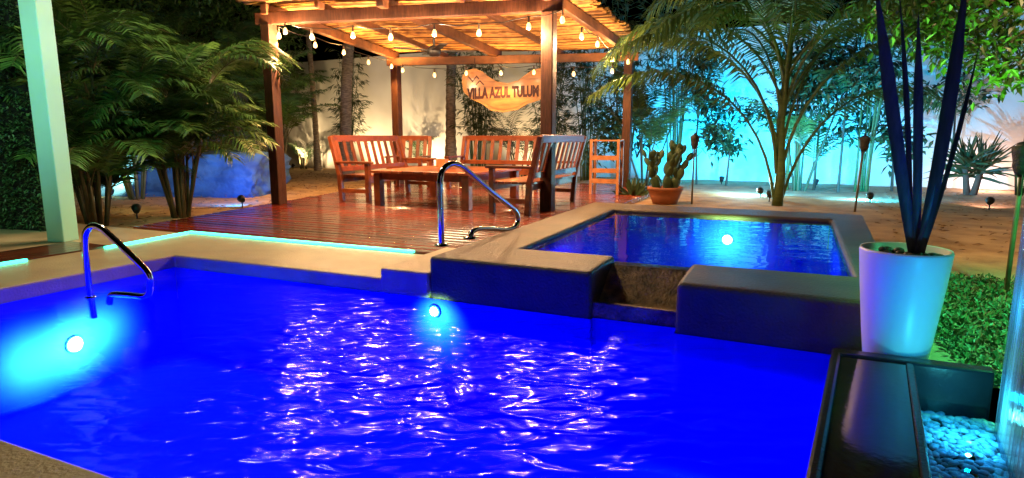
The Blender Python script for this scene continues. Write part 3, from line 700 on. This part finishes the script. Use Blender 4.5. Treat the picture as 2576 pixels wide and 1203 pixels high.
ab=P(1592,500,GZ); t=thing('agave_plant',ab,'small dark rosette plant left of the cactus pot','plant'); lm=MB()
for j in range(40):
    az=rnd(0,6.28); el=R(rnd(10,80)); l=rnd(.25,.42); d=V3((math.cos(el)*math.cos(az),math.cos(el)*math.sin(az),math.sin(el)))
    s=sword(None,ab,ab+d*l*.5,ab+d*l,.05); lm.add(s.v,s.f,True)
lm.build('leaves',M['leafdark'],t)
# torches
def torch(base,h,label,lean=0):
    t=thing('tiki_torch',base,label,'torch'); top=base+V3((lean,0,h))
    m=MB(); m.tube([base-V3((0,0,.05)),(base+top)/2,top-V3((lean*.2,0,.22))],.015,8); m.build('pole',M['pole'],t)
    hb=top-V3((0,0,.25)); m=MB(); m.lathe([(.016,0),(.04,.02),(.06,.07),(.058,.1),(.07,.16),(.075,.2),(.06,.205)],hb,14)
    for k in range(6):
        a=k*1.047; m.tube([hb+V3((math.cos(a)*.02,math.sin(a)*.02,-.12)),hb+V3((math.cos(a)*.036,math.sin(a)*.036,.02))],.005,4)
    m.build('woven_head',M['torchhead'],t)
    m=MB(); m.lathe([(.05,.205),(.045,.225),(.015,.235),(.014,.26),(0,.26)],hb,12); m.build('burner',M['black'],t)
    return t
def th(base,px,py): return D(px,py,base.y).z-base.z
b=P(1740,514,GZ); torch(b,th(b,1735,335),'bamboo torch with dark head beside the cactus pot')
b=P(2150,533,GZ); torch(b,th(b,2164,338),'bamboo torch with dark head in the sand behind the spa corner',.05)
b=P(2530,740,GZ); torch(b,th(b,2555,350),'bamboo torch at the right picture edge near the green ground cover')
# boulder
bc=P(560,492,GZ); bm=bmesh.new(); bmesh.ops.create_icosphere(bm,subdivisions=5,radius=1)
for v in bm.verts:
    n_=v.co.copy(); q=1+.14*noise.noise(n_*1.4+V3((3,1,7)))+.05*noise.noise(n_*4)
    c_=V3((max(-.78,min(.80,n_.x*q*1.15)),max(-.7,min(.7,n_.y*q*1.1)),max(-.6,min(.66,n_.z*q*1.05))))
    v.co=V3((c_.x*1.9+c_.z*.1,c_.y*1.0,c_.z*.66+.36))+n_*.09*noise.noise(n_*5)+n_*.04*noise.noise(n_*13)
me=bpy.data.meshes.new('boulder'); bm.to_mesh(me); bm.free()
for p in me.polygons: p.use_smooth=True
bo=bpy.data.objects.new('boulder',me); C.objects.link(bo); bo.location=bc+V3((-.72,.5,-.03)); bo.rotation_euler=(0,0,R(-6)); me.materials.append(M['rock'])
tag(bo,'large flat topped boulder lit blue behind the left palms','boulder')
# ground cover, litter
m=MB()
for i in range(9000):
    a=3.0+abs(random.gauss(0,.65)); b=rnd(-1.6,2.0)
    if b<-.45 and a<3.3: continue
    p=Q(a,b,GZ+rnd(-.005,.03))
    m.leaf(p,V3((rnd(-1,1),rnd(-1,1),rnd(.1,1.1))),rnd(.03,.06),rnd(.014,.024))
tag(m.build('ground_cover',M['groundcover']),'low green ground cover beside the white pot','ground cover',kind='stuff')
m=MB()
for i in range(2600):
    z=random.random()
    if z<.5: p=Q(rnd(3.3,11),rnd(0,11),GZ)
    else: p=Q(rnd(-11,-4.8),rnd(1,11),GZ)
    n_=noise.noise(V3((p.x*.8,p.y*.8,0)))*.03+.012
    m.leaf(p+V3((0,0,n_)),V3((rnd(-1,1),rnd(-1,1),rnd(-.05,.25))),rnd(.03,.11),rnd(.012,.03))
tag(m.build('leaf_litter',M['dry']),'dry leaf litter scattered over the sand','leaf litter',kind='stuff')
# ---------------------------------------------------------------- garden spot lamps
def spotlamp(base,target,col,e,label,ang=110,power_r=.04,size=1):
    t=thing('garden_spotlight',base,label,'spotlight'); m=MB(); d=(target-base).normalized()
    m.tube([base-V3((0,0,.05)),base+V3((0,0,.07))],.01,6); m.build('stake',M['black'],t)
    h=base+V3((0,0,.11))
    m=MB(); m.tube([h-d*.05,h+d*.03,h+d*.055],[.035*size,.055*size,.06*size],12); m.build('housing',M['black'],t)
    lamp('SPOT',h+d*.08,col,e,power_r,target,ang,.8)
cy=(0,.46,1)
def wt(px,d,z): q=near_wall(px,d); return V3((q.x,q.y,z))
spotlamp(P(1912,497,GZ),wt(1850,0,1.0),cy,950,'black garden spotlight left of the coconut palm base',140,.02)
spotlamp(P(2188,512,GZ),wt(2130,0,1.0),cy,950,'black garden spotlight in the sand right of the middle torch',140,.02)
spotlamp(near_wall(1680,1.3),wt(1690,0,2.0),cy,620,'added garden spotlight at the foot of the turquoise wall behind the cactus',150,.02)  # this and the next two are added to brighten the turquoise wall
spotlamp(near_wall(1840,1.3),wt(1840,0,2.0),cy,560,'added garden spotlight at the foot of the turquoise wall left of the coconut trunk',150,.02)
spotlamp(near_wall(2060,1.3),wt(2060,0,2.0),cy,560,'added garden spotlight at the foot of the turquoise wall right of the coconut trunk',150,.02)
q=P(1868,490,GZ); lamp('POINT',q+V3((0,0,.16)),(.5,.97,1),130,.03); q=P(2160,502,GZ); lamp('POINT',q+V3((0,0,.14)),(.3,.9,1),40,.03)  # bare point lamps added for bright patches on the sand
spotlamp(P(2488,526,GZ),wt(2490,0,1.2),(1,.62,.55),120,'black garden spotlight in the sand below the yucca',110)
q=near_wall(2470,.7); lamp('POINT',q+V3((0,0,.3)),(1,.68,.58),55,.05)  # bare lamp added to brighten the wall behind the yucca
wc=(1,.70,.36)
for px,e_,lab in ((800,280,'garden spotlight at the warm wall behind the slim palm trunk'),(940,300,'garden spotlight at the warm wall behind the left bench'),(1080,290,'garden spotlight at the warm wall behind the armchair'),(1330,200,'garden spotlight at the wall behind the rear bench')):
    spotlamp(near_wall(px,1.1),wt(px+25,0,1.4),wc,e_,lab,130)
spotlamp(P(345,548,GZ),P(350,480,GZ)+V3((0,0,2.6)),(.85,1,.4),170,'garden spotlight between the two nearest left palms',90)
spotlamp(P(280,500,GZ),P(300,455,GZ)+V3((0,0,3.4)),(.8,1,.45),420,'garden spotlight behind the palm by the mint pillar',110)
spotlamp(P(610,520,GZ),bc+V3((-.4,.3,.6)),(.0,.22,1),260,'garden spotlight aimed at the boulder beside the deck',120)
spotlamp(P(1935,506,GZ),cb+V3((.05,.1,2.4)),(.35,1,.3),120,'garden spotlight aimed up the coconut palm trunk',100)
# unseen lamps added to brighten the garden, pot and pillar, one for the house
lamp('SPOT',Q(3.9,.1,1.9),(.08,1,.35),460,.08,Q(3.95,.5,-.1),100)
lamp('SPOT',D(2650,500,5),(.25,1,.1),340,.1,D(2420,60,6),80)
lamp('SPOT',V3((.9,.0,2.6)),(.90,.74,1),95,.1,V3((pc.x+.08,pc.y,.45)),14,.8)  # unseen violet spot added to brighten the pot
lamp('SPOT',V3((-3.0,3.0,2.8)),(.18,1,.62),260,.5,V3((pp.x-.1,pp.y,1.4)),36)
lamp('SPOT',V3((-3.7,3.4,3.0)),(.75,1,.62),200,.5,ha+hd*.5+V3((0,0,1.5)),62)  # unseen spot added to brighten the hedge
lamp('POINT',V3((1.2,-2.2,3.4)),(1,.74,.45),8,.5)
lamp('POINT',V3((-3.5,6.5,5.0)),(1,.86,.50),520,.45)  # unseen lamp added high up to brighten the left palms
sq=P(2400,560,GZ); lamp('SPOT',V3((5.0,4.5,4.2)),(1,.66,.32),640,.5,V3((sq.x,sq.y-.5,0)),80)  # unseen warm spot added over the right sand
